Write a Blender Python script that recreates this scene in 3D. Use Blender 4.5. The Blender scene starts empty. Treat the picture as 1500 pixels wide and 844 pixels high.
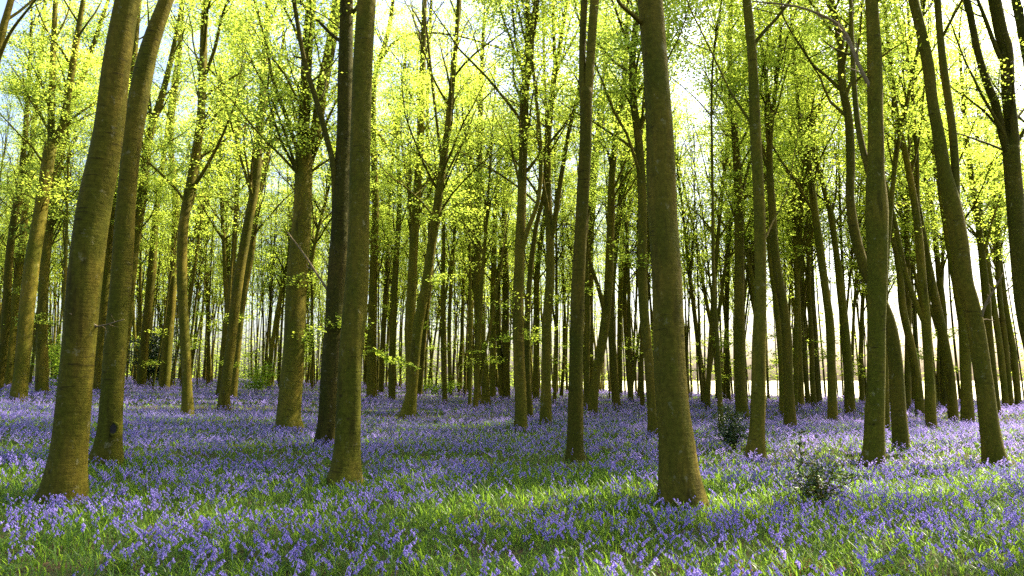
import bpy, math, random
import numpy as np
from mathutils import Vector

rng = np.random.default_rng(7)
random.seed(7)
S = bpy.context.scene
COL = S.collection

# ------------------------------------------------------------------ camera
CAM_H = 1.55
FPX = 1000.0                     # focal length measured on the 1500 px wide photograph (24 mm)
HORIZON = 556.0
PITCH = math.atan((HORIZON - 422.0) / FPX)
CT, ST = math.cos(PITCH), math.sin(PITCH)

cam = bpy.data.objects.new('camera', bpy.data.cameras.new('camera'))
COL.objects.link(cam)
cam.location = (0, 0, CAM_H)
cam.rotation_euler = (math.pi / 2 + PITCH, 0, 0)
cam.data.lens = 24.0
cam.data.sensor_width = 36.0
cam.data.clip_start = 0.05
cam.data.clip_end = 3000.0
S.camera = cam


def ray(x, y):
    u, v = (x - 750.0) / FPX, (422.0 - y) / FPX
    return np.array([u, CT - v * ST, ST + v * CT])


def at_depth(x, y, D):
    """point of the sight line through pixel (x, y) on the upright plane at distance D, and its depth"""
    d = ray(x, y)
    t = D / d[1]
    return np.array([0, 0, CAM_H]) + t * d, t


# ------------------------------------------------------------------ terrain
def hz(x, y):
    x = np.asarray(x, float); y = np.asarray(y, float)
    s = np.maximum(0.0, -x - 3.5)
    left = 1.45 * (1 - np.exp(-0.050 * s / 1.45))
    m = 1 / (1 + np.exp((x - 4) / 3.0))
    back = 0.006 * np.clip(y - 20, 0, 60) * m
    wav = 0.035 * np.sin(0.62 * x + 0.3) * np.cos(0.5 * y + 1.1) + 0.03 * np.sin(0.23 * x + 0.31 * y)
    return left + back + wav * np.clip(np.hypot(x, y) / 5.0, 0, 1)


def ground_hit(x, y, lift=0.10, far=62.0):
    d = ray(x, y)
    t = 3.0
    while t < far:
        p = np.array([0, 0, CAM_H]) + t * d
        if p[2] < hz(p[0], p[1]) + lift:
            return p[1]
        t += 0.05
    return far


# ------------------------------------------------------------------ mesh helpers
class MB:
    def __init__(self):
        self.v, self.f4, self.f3, self.n = [], [], [], 0

    def add(self, v, f4=None, f3=None):
        v = np.asarray(v, float).reshape(-1, 3)
        if f4 is not None and len(f4): self.f4.append(np.asarray(f4, int) + self.n)
        if f3 is not None and len(f3): self.f3.append(np.asarray(f3, int) + self.n)
        self.v.append(v); self.n += len(v)

    def mesh(self, name, mat, smooth=True, offset=(0, 0, 0)):
        me = bpy.data.meshes.new(name)
        V = (np.concatenate(self.v) - np.asarray(offset, float)).astype(np.float32)
        f4 = np.concatenate(self.f4) if self.f4 else np.zeros((0, 4), int)
        f3 = np.concatenate(self.f3) if self.f3 else np.zeros((0, 3), int)
        me.vertices.add(len(V)); me.vertices.foreach_set('co', V.ravel())
        nl = 4 * len(f4) + 3 * len(f3)
        me.loops.add(nl)
        me.loops.foreach_set('vertex_index', np.concatenate([f4.ravel(), f3.ravel()]).astype(np.int32))
        me.polygons.add(len(f4) + len(f3))
        starts = np.concatenate([np.arange(len(f4)) * 4, 4 * len(f4) + np.arange(len(f3)) * 3]).astype(np.int32)
        me.polygons.foreach_set('loop_start', starts)
        me.polygons.foreach_set('use_smooth', np.full(len(starts), smooth, bool))
        me.update(calc_edges=True)
        me.materials.append(mat)
        return me


def link(name, me, parent=None, loc=(0, 0, 0)):
    o = bpy.data.objects.new(name, me)
    COL.objects.link(o)
    o.location = loc
    if parent is not None: o.parent = parent
    return o


def tag(o, label=None, cat=None, group=None, kind=None):
    if label: o['label'] = label
    if cat: o['category'] = cat
    if group: o['group'] = group
    if kind: o['kind'] = kind
    return o


def unit(v):
    return v / (np.linalg.norm(v) + 1e-9)


def tube(mb, P, R, sides=6, bumps=0.0, flare=0.0, seed=0, cap=True):
    P = np.asarray(P, float); R = np.asarray(R, float); n = len(P)
    T = np.gradient(P, axis=0)
    T /= np.linalg.norm(T, axis=1)[:, None] + 1e-9
    a = np.array([1.0, 0, 0]) if abs(T[0][0]) < 0.9 else np.array([0, 1.0, 0])
    N = np.zeros_like(P)
    u = unit(a - T[0] * a.dot(T[0]))
    for i in range(n):
        u = unit(u - T[i] * u.dot(T[i])); N[i] = u
    B = np.cross(T, N)
    th = np.linspace(0, 2 * np.pi, sides, endpoint=False)
    rr = np.repeat(R[:, None], sides, 1)
    if bumps or flare:
        r_ = np.random.default_rng(seed)
        L = np.concatenate([[0], np.cumsum(np.linalg.norm(np.diff(P, axis=0), axis=1))])[:, None]
        k = np.zeros_like(rr)
        for q in range(9):
            m = r_.integers(1, 5); w = r_.uniform(0.3, 3.2); ph = r_.uniform(0, 6.28)
            k += r_.uniform(.3, 1) * np.sin(m * th[None, :] + w * L + ph) / (1 + .25 * m)
        rr = rr * (1 + bumps * k)
        if flare:
            lob = np.zeros(sides)
            for q in range(5):
                c = r_.uniform(0, 6.28)
                lob += np.exp(-((np.angle(np.exp(1j * (th - c)))) / .42) ** 2) * r_.uniform(.5, 1.1)
            rr = rr * (1 + flare * lob[None, :] * np.exp(-L / 0.35))
    V = P[:, None, :] + rr[:, :, None] * (np.cos(th)[None, :, None] * N[:, None, :] + np.sin(th)[None, :, None] * B[:, None, :])
    i = np.arange(n - 1)[:, None] * sides
    j = np.arange(sides)[None, :]; j2 = (j + 1) % sides
    F = np.stack([i + j, i + j2, i + sides + j2, i + sides + j], -1).reshape(-1, 4)
    f3 = None
    V = V.reshape(-1, 3)
    if cap:
        V = np.concatenate([V, P[-1:]])
        c = len(V) - 1; b = (n - 1) * sides
        f3 = np.array([[b + q, b + (q + 1) % sides, c] for q in range(sides)])
    mb.add(V, F, f3)


def smooth_path(P, R, per):
    """Catmull-Rom through the control points"""
    P = np.asarray(P, float); R = np.asarray(R, float); n = len(P)
    Q = np.concatenate([[2 * P[0] - P[1]], P, [2 * P[-1] - P[-2]]])
    out, ro = [], []
    for i in range(n - 1):
        a, b, c, d = Q[i:i + 4]
        for t in np.linspace(0, 1, per, endpoint=False):
            out.append(.5 * (2 * b + (c - a) * t + (2 * a - 5 * b + 4 * c - d) * t * t + (3 * b - a - 3 * c + d) * t ** 3))
            ro.append(R[i] + (R[i + 1] - R[i]) * t)
    out.append(P[-1]); ro.append(R[-1])
    return np.array(out), np.array(ro)


def leaves(mb, C, size, tilt=0.55, width=0.62, r=rng, droop=0.0, fold=True):
    """one little bent rhombus per leaf, lying roughly level like a beech spray"""
    C = np.asarray(C, float); n = len(C)
    if n == 0: return
    a = r.uniform(0, 2 * np.pi, n)
    nx = r.normal(0, tilt, n); ny = r.normal(0, tilt, n)
    N = np.stack([nx, ny, np.ones(n)], 1); N /= np.linalg.norm(N, axis=1)[:, None]
    D = np.stack([np.cos(a), np.sin(a), np.full(n, -droop)], 1)
    D -= N * (D * N).sum(1)[:, None]; D /= np.linalg.norm(D, axis=1)[:, None]
    W = np.cross(N, D)
    L = size * r.uniform(.65, 1.25, n)[:, None]
    w = L * width * .5
    base, tip = C - D * L * .5, C + D * L * .5
    up = N * L * .10 if fold else 0
    V = np.stack([base, C + W * w + up - D * L * .05, tip, C - W * w + up - D * L * .05], 1).reshape(-1, 3)
    if fold:
        k = np.arange(n)[:, None] * 4
        F3 = np.concatenate([k + np.array([[0, 1, 2]]), k + np.array([[0, 2, 3]])])
        mb.add(V, None, F3)
    else:
        mb.add(V, np.arange(4 * n).reshape(n, 4))


# ------------------------------------------------------------------ materials
def new_mat(name):
    m = bpy.data.materials.new(name); m.use_nodes = True
    nt = m.node_tree; nt.nodes.clear()
    return m, nt.nodes, nt.links


def noise(N, L, vec, scale, detail=4, rough=.55):
    t = N.new('ShaderNodeTexNoise'); t.inputs['Scale'].default_value = scale
    t.inputs['Detail'].default_value = detail; t.inputs['Roughness'].default_value = rough
    if vec is not None: L.new(vec, t.inputs['Vector'])
    return t.outputs['Fac']


def ramp(N, L, fac, stops):
    r = N.new('ShaderNodeValToRGB'); e = r.color_ramp.elements
    while len(e) < len(stops): e.new(.5)
    for q, (p, c) in zip(e, stops):
        q.position = p; q.color = (*c, 1) if len(c) == 3 else c
    L.new(fac, r.inputs['Fac']); return r.outputs['Color']


def mixc(N, L, fac, a, b, mode='MIX'):
    m = N.new('ShaderNodeMix'); m.data_type = 'RGBA'; m.blend_type = mode
    for s, val in ((0, fac), (6, a), (7, b)):
        if isinstance(val, (int, float)): m.inputs[s].default_value = val
        elif isinstance(val, tuple): m.inputs[s].default_value = (*val, 1)
        else: L.new(val, m.inputs[s])
    return m.outputs[2]


def mapping(N, L, vec, scale):
    m = N.new('ShaderNodeMapping'); m.inputs['Scale'].default_value = scale
    L.new(vec, m.inputs['Vector']); return m.outputs['Vector']


def bark(name, pale, green, dark):
    m, N, L = new_mat(name)
    tc = N.new('ShaderNodeTexCoord'); geo = N.new('ShaderNodeNewGeometry'); oi = N.new('ShaderNodeObjectInfo')
    pos = geo.outputs['Position']
    big = noise(N, L, mapping(N, L, pos, (1.5, 1.5, .7)), 1.0, 6, .68)
    c = ramp(N, L, big, [(.40, green), (.68, pale)])
    # upright streaks of algae and run-off
    st = noise(N, L, mapping(N, L, pos, (9, 9, .8)), 1.0, 4, .6)
    c = mixc(N, L, ramp(N, L, st, [(.42, (0, 0, 0)), (.68, (.75, .75, .75))]), c, green)
    # level wrinkles and scars of smooth beech bark
    ring0 = noise(N, L, mapping(N, L, pos, (3.0, 3.0, 30)), 1.0, 4, .6)
    patch = noise(N, L, mapping(N, L, pos, (2.2, 2.2, 1.6)), 1.0, 4, .6)
    pm = N.new('ShaderNodeMapRange'); pm.inputs[1].default_value = .45; pm.inputs[2].default_value = .62
    pm.inputs[3].default_value = .72; pm.inputs[4].default_value = 1.0
    L.new(patch, pm.inputs[0])
    rm = N.new('ShaderNodeMath'); rm.operation = 'MULTIPLY'
    L.new(ring0, rm.inputs[0]); L.new(pm.outputs[0], rm.inputs[1]); ring = rm.outputs[0]
    # old branch scars and damp stains
    vor = N.new('ShaderNodeTexVoronoi'); vor.inputs['Scale'].default_value = 1.0
    L.new(mapping(N, L, pos, (2.0, 2.0, 2.6)), vor.inputs['Vector'])
    c = mixc(N, L, ramp(N, L, vor.outputs['Distance'], [(.03, (.8, .8, .8)), (.085, (0, 0, 0))]), c, dark)
    stain = noise(N, L, mapping(N, L, pos, (3.2, 3.2, .5)), 1.0, 6, .7)
    c = mixc(N, L, ramp(N, L, stain, [(.56, (0, 0, 0)), (.70, (.75, .75, .75))]), c, dark)
    c = mixc(N, L, ramp(N, L, ring, [(.53, (0, 0, 0)), (.64, (.75, .75, .75))]), c, dark)
    fine = noise(N, L, mapping(N, L, pos, (20, 20, 15)), 1.0, 4, .6)
    c = mixc(N, L, .65, c, ramp(N, L, fine, [(.3, (.45, .45, .45)), (.7, (1.25, 1.25, 1.25))]), 'MULTIPLY')
    lich = noise(N, L, mapping(N, L, pos, (7, 7, 6)), 1.0, 6, .75)
    c = mixc(N, L, ramp(N, L, lich, [(.60, (0, 0, 0)), (.67, (.6, .6, .6))]), c, (.22, .20, .10))
    hs = N.new('ShaderNodeHueSaturation')
    mr = N.new('ShaderNodeMapRange'); mr.inputs[3].default_value = .72; mr.inputs[4].default_value = 1.2
    L.new(oi.outputs['Random'], mr.inputs[0]); L.new(mr.outputs[0], hs.inputs['Value'])
    L.new(c, hs.inputs['Color'])
    b = N.new('ShaderNodeBsdfPrincipled'); b.inputs['Roughness'].default_value = .85
    b.inputs['Specular IOR Level'].default_value = .08
    L.new(hs.outputs['Color'], b.inputs['Base Color'])
    h = N.new('ShaderNodeMath'); h.operation = 'ADD'
    L.new(ring, h.inputs[0]); L.new(fine, h.inputs[1])
    bp = N.new('ShaderNodeBump'); bp.inputs['Strength'].default_value = .55; bp.inputs['Distance'].default_value = .02
    L.new(h.outputs[0], bp.inputs['Height']); L.new(bp.outputs[0], b.inputs['Normal'])
    o = N.new('ShaderNodeOutputMaterial'); L.new(b.outputs[0], o.inputs[0])
    return m


def foliage(name, refl, trans, var, share=.5, scale=.6, gloss=.0, fine=9.0):
    """thin leaf: reflects and lets light through; colour varies from spray to spray"""
    m, N, L = new_mat(name)
    geo = N.new('ShaderNodeNewGeometry'); pos = geo.outputs['Position']
    n1 = noise(N, L, pos, scale, 3, .6)
    n2 = noise(N, L, pos, fine, 2, .6)
    v = mixc(N, L, .5, n1, n2)
    cr = ramp(N, L, v, [(.32, tuple(a * (1 - var) for a in refl)), (.68, tuple(min(.95, a * (1 + var)) for a in refl))])
    ct = ramp(N, L, v, [(.32, (trans[0] * (1 - var), trans[1] * (1 - .7 * var), trans[2])),
                        (.68, (min(.95, trans[0] * (1 + var)), min(.95, trans[1] * (1 + .5 * var)), trans[2]))])
    d = N.new('ShaderNodeBsdfPrincipled'); d.inputs['Roughness'].default_value = .38
    d.inputs['Specular IOR Level'].default_value = gloss
    t = N.new('ShaderNodeBsdfTranslucent')
    L.new(cr, d.inputs['Base Color']); L.new(ct, t.inputs['Color'])
    mx = N.new('ShaderNodeMixShader'); mx.inputs[0].default_value = share
    L.new(d.outputs[0], mx.inputs[1]); L.new(t.outputs[0], mx.inputs[2])
    o = N.new('ShaderNodeOutputMaterial'); L.new(mx.outputs[0], o.inputs[0])
    return m


M_BARK = bark('beech_bark', (.152, .108, .012), (.072, .072, .005), (.026, .019, .004))
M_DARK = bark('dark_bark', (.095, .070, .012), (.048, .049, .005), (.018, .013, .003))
M_DEAD = bark('dead_wood', (.27, .21, .13), (.20, .15, .08), (.10, .07, .04))
M_LEAF = foliage('beech_leaf', (.095, .15, .016), (.40, .52, .06), .38, .74)
M_HOLLY = foliage('holly_leaf', (.030, .062, .018), (.06, .10, .015), .3, .25, gloss=.5)
M_SHRUB = foliage('shrub_leaf', (.11, .19, .02), (.36, .52, .05), .3, .55)
M_BLADE = foliage('bluebell_blade', (.058, .118, .016), (.215, .375, .028), .35, .5, scale=.9, gloss=.22)
M_STEM = foliage('bluebell_stem', (.07, .12, .04), (.14, .22, .05), .2, .3)
M_BELL = foliage('bluebell_bell', (.275, .225, .57), (.42, .345, .77), .28, .5, scale=1.1, fine=14)
M_LITTER = foliage('dead_beech_leaf', (.17, .085, .04), (.2, .1, .03), .35, .2)


def ground_mat():
    m, N, L = new_mat('woodland_floor')
    geo = N.new('ShaderNodeNewGeometry'); pos = geo.outputs['Position']
    a = noise(N, L, pos, 1.3, 6, .65); b_ = noise(N, L, pos, 22, 5, .7)
    c = ramp(N, L, a, [(.38, (.045, .032, .018)), (.6, (.035, .06, .014))])
    c = mixc(N, L, ramp(N, L, b_, [(.5, (0, 0, 0)), (.7, (.7, .7, .7))]), c, (.11, .07, .035))
    b = N.new('ShaderNodeBsdfPrincipled'); b.inputs['Roughness'].default_value = .95
    b.inputs['Specular IOR Level'].default_value = .1
    L.new(c, b.inputs['Base Color'])
    bp = N.new('ShaderNodeBump'); bp.inputs['Strength'].default_value = .8; bp.inputs['Distance'].default_value = .05
    L.new(b_, bp.inputs['Height']); L.new(bp.outputs[0], b.inputs['Normal'])
    o = N.new('ShaderNodeOutputMaterial'); L.new(b.outputs[0], o.inputs[0])
    return m


def field_mat():
    m, N, L = new_mat('pale_crop')
    geo = N.new('ShaderNodeNewGeometry'); pos = geo.outputs['Position']
    c = ramp(N, L, noise(N, L, pos, .25, 5, .6), [(.35, (.40, .38, .20)), (.65, (.52, .50, .33))])
    b = N.new('ShaderNodeBsdfPrincipled'); b.inputs['Roughness'].default_value = .95
    L.new(c, b.inputs['Base Color'])
    o = N.new('ShaderNodeOutputMaterial'); L.new(b.outputs[0], o.inputs[0])
    return m


# ------------------------------------------------------------------ ground
def sheet(name, xs, ys, fn, mat):
    X, Y = np.meshgrid(xs, ys)
    V = np.stack([X, Y, fn(X, Y)], -1).reshape(-1, 3)
    nx, ny = len(xs), len(ys)
    i = (np.arange(ny - 1)[:, None] * nx + np.arange(nx - 1)[None, :]).reshape(-1, 1)
    mb = MB(); mb.add(V, i + np.array([[0, 1, nx + 1, nx]]))
    return link(name, mb.mesh(name, mat))


def spaced(lim, near, step):
    a = list(np.arange(-near, near + .01, step)); g = step
    while a[-1] < lim:
        g *= 1.25; a.append(a[-1] + g); a.insert(0, a[0] - g)
    return np.array(a)


go = sheet('ground', spaced(900, 60, .6), spaced(900, 95, .6), hz, ground_mat())
tag(go, kind='structure')


def edge_y(x):                                   # far edge of the wood: nearer on the right
    x = np.asarray(x, float)
    return np.where(x > 13, np.maximum(44.0, 76 - 1.7 * (x - 13)), 86.0)


fx = np.concatenate([np.arange(13, 90, 2.0), np.arange(95, 900, 40.0)])
U = np.linspace(0, 1, 40) ** 2
FX, FU = np.meshgrid(fx, U)
FY = edge_y(FX) + 6 + FU * 700
FV = np.stack([FX, FY, hz(FX, FY) + .06], -1).reshape(-1, 3)
i_ = (np.arange(39)[:, None] * len(fx) + np.arange(len(fx) - 1)[None, :]).reshape(-1, 1)
mb = MB(); mb.add(FV, i_ + np.array([[0, 1, len(fx) + 1, len(fx)]]))
tag(link('field', mb.mesh('field', field_mat())), kind='structure')

# ------------------------------------------------------------------ trees traced from the photograph
# t = trunk (x, y, width) from the base up; f = big forks; b = side branches; h = bare height; k = bark
TREES = [
 dict(l='thick leaning beech trunk nearest on the left, thin bare white twigs on its side', n=1,
  t=[(93,727,56),(97,690,50),(102,649,46),(113,530,44),(126,400,45),(139,300,44),(157,200,40),(170,100,37),(187,0,31)],
  d=[[(142,478,3),(125,466,2.4),(114,458,2),(103,450,1.4)],[(142,478,2.6),(122,471,1.8),(102,459,1.2)],[(140,479,2.6),(158,475,2),(182,468,1.2)]]),
 dict(l='smooth beech trunk with a dark knot hole low down, beside the thick leaning trunk', n=1,
  t=[(157,674,38),(160,640,33),(165,566,31),(178,400,28),(184,300,25),(195,200,26),(212,100,25),(225,50,23),(243,0,19)]),
 dict(l='dark based beech on the far left that forks into two stems high up',
  t=[(27,587,23),(31,550,19),(34,524,19),(45,400,20),(61,300,17),(75,210,16)],
  f=[[(75,212,10),(75,150,9),(79,50,7),(81,0,6)],[(77,212,11),(92,184,9),(102,125,9),(112,60,8),(122,0,6)]]),
 dict(l='slender beech leaning right beside the dark based forked beech',
  t=[(62,577,18),(62,483,14),(65,400,13),(76,300,11),(93,205,10),(102,162,9),(120,115,7),(137,65,6),(150,25,5),(159,0,4)]),
 dict(l='slim beech just left of the dark based forked beech, its foot in the frame',
  t=[(11,566,13),(18,483,12),(27,400,11),(38,300,9),(50,180,7),(62,60,5),(66,0,4)]),
 dict(l='slim beech with its foot cut by the left edge of the photo',
  t=[(-2,570,12),(8,480,11),(12,400,10),(20,323,9),(32,250,8),(40,150,6),(46,40,4)]),
 dict(l='beech showing only its upper stem in the top left corner', n=1,
  t=[(-60,620,26),(-40,420,24),(-15,150,14),(0,60,10),(16,0,8)], b=[[(-8,100,6),(14,50,4),(40,15,3),(60,-10,2)]]),
 dict(l='slim pale stemmed beech standing half hidden behind the thick leaning left trunk',
  t=[(142,573,12),(149,483,12),(156,400,12),(165,300,9),(178,200,8),(194,100,9),(203,0,8)]),
 dict(l='slim beech rising from behind the knot holed trunk and bending right above it',
  t=[(172,575,13),(185,480,13),(195,380,13),(208,290,13),(219,200,11),(236,145,9),(250,90,7),(264,20,5)],
  b=[[(221,190,6),(219,150,5),(214,100,4),(218,40,3)]]),
 dict(l='slim beech in front of the dark evergreen, left one of two',
  t=[(207,568,12),(214,483,12),(222,400,12),(228,320,9),(236,260,7),(250,150,5),(262,60,3)]),
 dict(l='slim beech at the right of the dark evergreen, straight and close to the sinuous trunk',
  t=[(240,570,15),(247,480,14),(254,400,11),(257,300,9),(250,200,7),(262,100,5),(268,20,4)]),
 dict(l='sinuous slender beech with an s bend standing alone in the flowers',
  t=[(275,608,18),(274,570,14),(272,524,13),(267,420,14),(267,350,14),(274,300,13),(287,225,13),(294,175,11),(297,100,11),(301,0,9)],
  b=[[(283,275,6),(305,240,5),(326,198,4),(345,150,3)],[(299,115,5),(315,70,5),(325,25,4),(338,-10,3)]]),
 dict(l='beech leaning right with a twin slimmer stem close behind it',
  t=[(327,598,19),(329,575,15),(336,524,14),(348,420,14),(362,335,13),(374,270,13),(379,200,12),(384,150,11),(388,80,9),(393,0,7)],
  b=[[(370,290,5),(352,230,4),(338,180,3),(320,120,2.5)]]),
 dict(l='slimmer twin beech close behind the right leaning beech',
  t=[(341,584,11),(346,524,11),(355,441,11),(366,380,10),(377,300,9),(392,230,6),(402,150,5),(415,60,4)]),
 dict(l='stout beech with a broad foot that splits into a tall v high up',
  t=[(424,627,41),(424,603,35),(429,524,30),(436,400,30),(443,300,26),(446,215,25)],
  f=[[(443,222,17),(447,150,16),(450,75,16),(456,0,14)],[(452,222,18),(463,190,16),(473,125,17),(483,75,16),(494,0,14)]],
  b=[[(438,228,6),(419,170,6),(399,115,5),(391,70,4),(372,0,3)]]),
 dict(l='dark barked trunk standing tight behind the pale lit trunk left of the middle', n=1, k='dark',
  t=[(476,647,31),(480,600,26),(485,524,26),(493,410,26),(499,300,24),(504,200,22),(506,100,21),(508,0,19)],
  b=[[(491,330,10),(489,250,9),(478,200,8),(464,150,8),(445,85,7),(430,0,6)]],
  d=[[(480,425,4),(460,395,3.2),(445,372,2.6),(421,340,1.6)]]),
 dict(l='pale smooth beech trunk left of the middle, lit along its right side, leafy low twig', n=1,
  t=[(504,703,52),(506,682,43),(509,640,37),(514,524,34),(522,422,33),(526,300,31),(528,200,29),(531,100,28),(537,0,27)]),
 dict(l='straight dark beech just right of the pale lit trunk, bending right high up',
  t=[(545,583,16),(545,500,14),(547,400,12),(550,300,10),(547,200,9),(548,120,8),(563,68,7),(572,30,6),(576,0,5)],
  b=[[(553,95,5),(580,60,4),(620,48,3),(680,55,2.5),(745,75,2)],[(547,185,5),(575,225,4),(602,250,3)]]),
 dict(l='thin dark beech between the straight dark beech and the curved foot pair',
  t=[(574,587,11),(575,500,10),(579,400,9),(585,300,7),(583,200,5),(592,100,4)]),
 dict(l='thinnest far beech just right of the straight dark beech',
  t=[(558,577,8),(562,480,8),(567,400,7),(570,300,5),(580,180,4)]),
 dict(l='beech leaning right out of a wide curved foot shared with a straight stem',
  t=[(597,611,25),(603,572,16),(612,483,15),(624,415,14),(641,300,13),(650,230,11),(657,174,9),(667,75,7),(672,0,6)],
  b=[[(648,245,5),(640,180,4),(632,110,4),(625,40,3)],[(643,280,4),(662,240,3),(680,205,3)]]),
 dict(l='straight beech rising behind the curved foot of the right leaning one',
  t=[(604,601,15),(601,540,13),(600,483,15),(603,420,14),(610,300,12),(616,200,11),(619,100,9),(622,0,7)]),
 dict(l='thin far beech right of the curved foot pair',
  t=[(614,580,8),(624,462,8),(631,390,8),(628,260,7),(626,150,5),(632,0,4)]),
 dict(l='left one of a tight pair of thin far beeches near the middle',
  t=[(652,577,6),(651,480,6),(648,380,5),(652,250,4),(660,120,3)]),
 dict(l='right one of a tight pair of thin far beeches near the middle',
  t=[(660,580,6),(658,480,6),(663,380,5),(670,260,4),(668,120,3)]),
 dict(l='very thin far beech between the tight pair and the bowed beech, left of two',
  t=[(674,578,6),(678,450,5),(682,330,4),(690,200,3)]),
 dict(l='very thin far beech between the tight pair and the bowed beech, right of two',
  t=[(686,578,7),(690,450,7),(692,330,6),(690,200,4)]),
 dict(l='bowed beech with its foot swung right, near the middle, spreading like a fan above',
  t=[(712,593,13),(709,530,11),(701,441,11),(699,340,11),(702,250,9),(704,150,7),(708,50,5)],
  b=[[(700,262,4),(685,220,3),(678,170,3)],[(703,257,4),(718,210,3),(724,150,2.5)]]),
 dict(l='slim beech just right of the bowed beech near the middle',
  t=[(722,586,9),(722,480,9),(723,400,8),(726,300,6),(735,200,4)]),
 dict(l='slim far beech with a kinked foot, second right of the bowed beech',
  t=[(736,584,9),(730,480,8),(731,400,7),(745,280,5)]),
 dict(l='slim straight far beech just left of the bright footed beech at the middle',
  t=[(742,584,11),(741,480,10),(741,400,9),(738,300,6),(748,180,5)]),
 dict(l='beech at the middle with a sunlit pale foot and a curling side stem',
  t=[(763,627,21),(763,590,17),(759,480,17),(760,410,16),(764,300,13),(767,200,12),(770,130,11),(776,65,9),(786,0,7)],
  b=[[(769,135,8),(772,60,7),(773,0,6)],[(767,110,4),(757,70,3),(752,30,3)],[(763,375,8),(772,340,7),(789,290,6),(792,224,6),(786,150,5),(780,90,4)]]),
 dict(l='slim beech hugging the right side of the bright footed beech',
  t=[(776,612,10),(772,520,9),(775,420,8),(784,340,7),(797,280,6),(800,200,5)]),
 dict(l='slim far beech between the bright footed beech and the forked slender beech',
  t=[(785,585,10),(786,480,9),(787,400,8),(800,300,6),(815,200,5)]),
 dict(l='forked slender beech standing left of the double stemmed beech',
  t=[(800,618,17),(800,560,14),(801,480,14),(806,400,13),(805,340,12),(802,260,10),(804,190,9),(812,110,8),(817,85,7),(831,0,5)],
  b=[[(813,100,5),(811,40,5),(810,0,4)],[(806,360,8),(819,280,7),(832,200,6),(846,140,5),(850,110,4)]]),
 dict(l='upright grey beech whose stem doubles near the top of the photo, right of the middle', n=1,
  t=[(842,669,29),(842,642,24),(844,524,20),(847,410,19),(853,300,18),(858,200,18),(858,130,19)],
  f=[[(854,142,11),(853,80,10),(856,0,10)],[(861,142,14),(865,80,13),(871,0,13)]]),
 dict(l='thin beech half hidden behind the foot of the double stemmed beech',
  t=[(859,597,9),(860,520,9),(861,450,8),(858,350,6),(868,250,5)]),
 dict(l='dark slim beech just right of the double stemmed beech',
  t=[(864,586,15),(863,500,13),(863,400,12),(866,330,10),(873,230,8),(884,150,6),(890,60,4)]),
 dict(l='strongly leaning beech with a low side branch, left of the thick right trunk',
  t=[(868,608,15),(874,545,13),(885,483,14),(892,410,13),(895,310,11),(897,250,10),(904,190,9),(914,125,8),(918,60,6),(920,0,5)],
  b=[[(886,458,8),(876,420,6),(865,385,5),(858,340,4)]]),
 dict(l='beech with its foot crossing just right of the strongly leaning beech',
  t=[(903,597,13),(898,520,11),(895,460,10),(900,380,8),(908,300,7),(915,220,5),(930,130,4)]),
 dict(l='thin far beech leaning left, nearest to the dark wavy beech',
  t=[(924,588,8),(919,520,7),(915,440,6),(920,330,5)]),
 dict(l='thin upright far beech between the crossing footed beech and the dark wavy beech',
  t=[(908,580,8),(908,480,8),(910,400,8),(912,300,5)]),
 dict(l='dark wavy beech standing tight behind the left side of the thick right trunk',
  t=[(959,636,20),(955,590,15),(950,524,14),(944,462,14),(941,400,14),(941,300,13),(936,210,12),(928,150,11),(926,100,10),(930,50,9),(937,0,8)]),
 dict(l='thickest trunk of all, grey brown beech with a wide flared foot right of the middle', n=1,
  t=[(998,732,68),(994,692,58),(990,640,51),(986,600,47),(981,524,44),(977,410,43),(969,300,40),(966,200,38),(960,100,37),(952,0,35)],
  b=[[(942,36,8),(925,20,6),(908,5,5),(895,-20,4)]]),
 dict(l='very thin sapling stem rising beside the dark small holly bush',
  t=[(1057,633,8),(1054,570,7),(1051,500,6),(1045,400,5),(1044,300,4)]),
 dict(l='beech with a foot swung right just behind the dark small holly bush',
  t=[(1089,614,20),(1085,570,16),(1083,500,16),(1083,400,14),(1082,300,13),(1077,200,10),(1071,130,9),(1069,60,7),(1072,0,5)],
  b=[[(1083,292,5),(1098,240,4),(1110,190,3)]]),
 dict(l='near beech trunk of middling girth in front, right of the dark small holly bush', n=1,
  t=[(1107,668,29),(1109,630,22),(1111,560,20),(1112,500,19),(1114,410,16),(1112,300,16),(1107,200,15),(1103,100,14),(1098,40,13),(1094,0,12)],
  b=[[(1106,190,5),(1090,165,4),(1070,135,3)],[(1121,350,3),(1132,325,2.5),(1143,305,2)]]),
 dict(l='beech with a bowed lower stem behind the leafy holly sapling',
  t=[(1157,626,17),(1155,560,14),(1153,500,14),(1148,450,13),(1139,400,12),(1131,310,11),(1127,220,9),(1134,150,6),(1142,70,5),(1145,0,4)],
  b=[[(1127,222,6),(1124,150,5),(1115,60,4)]]),
 dict(l='slimmer beech tucked behind the left side of the bowed lower stem',
  t=[(1147,609,11),(1145,540,9),(1138,450,9),(1131,400,8),(1125,330,7),(1118,220,5)]),
 dict(l='slim dark beech right of the bowed lower stem, first of three',
  t=[(1173,597,10),(1170,500,9),(1167,400,8),(1163,300,6),(1160,200,4)]),
 dict(l='thinnest dark beech right of the bowed lower stem, second of three',
  t=[(1183,591,7),(1178,480,6),(1175,400,6),(1165,280,5)]),
 dict(l='slim dark beech right of the bowed lower stem, third of three',
  t=[(1197,592,9),(1192,480,8),(1187,420,7),(1183,330,5)]),
 dict(l='beech leaning left and forking half way up, left of the burled trunk',
  t=[(1220,617,15),(1218,560,12),(1216,480,12),(1210,430,11),(1202,370,11),(1192,300,10),(1184,240,9),(1173,190,6),(1167,130,5),(1160,40,4)],
  b=[[(1185,248,6),(1193,190,5),(1190,120,4),(1200,40,3)]]),
 dict(l='beech leaning left just behind the forking left leaner, beside the burled trunk',
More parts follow.
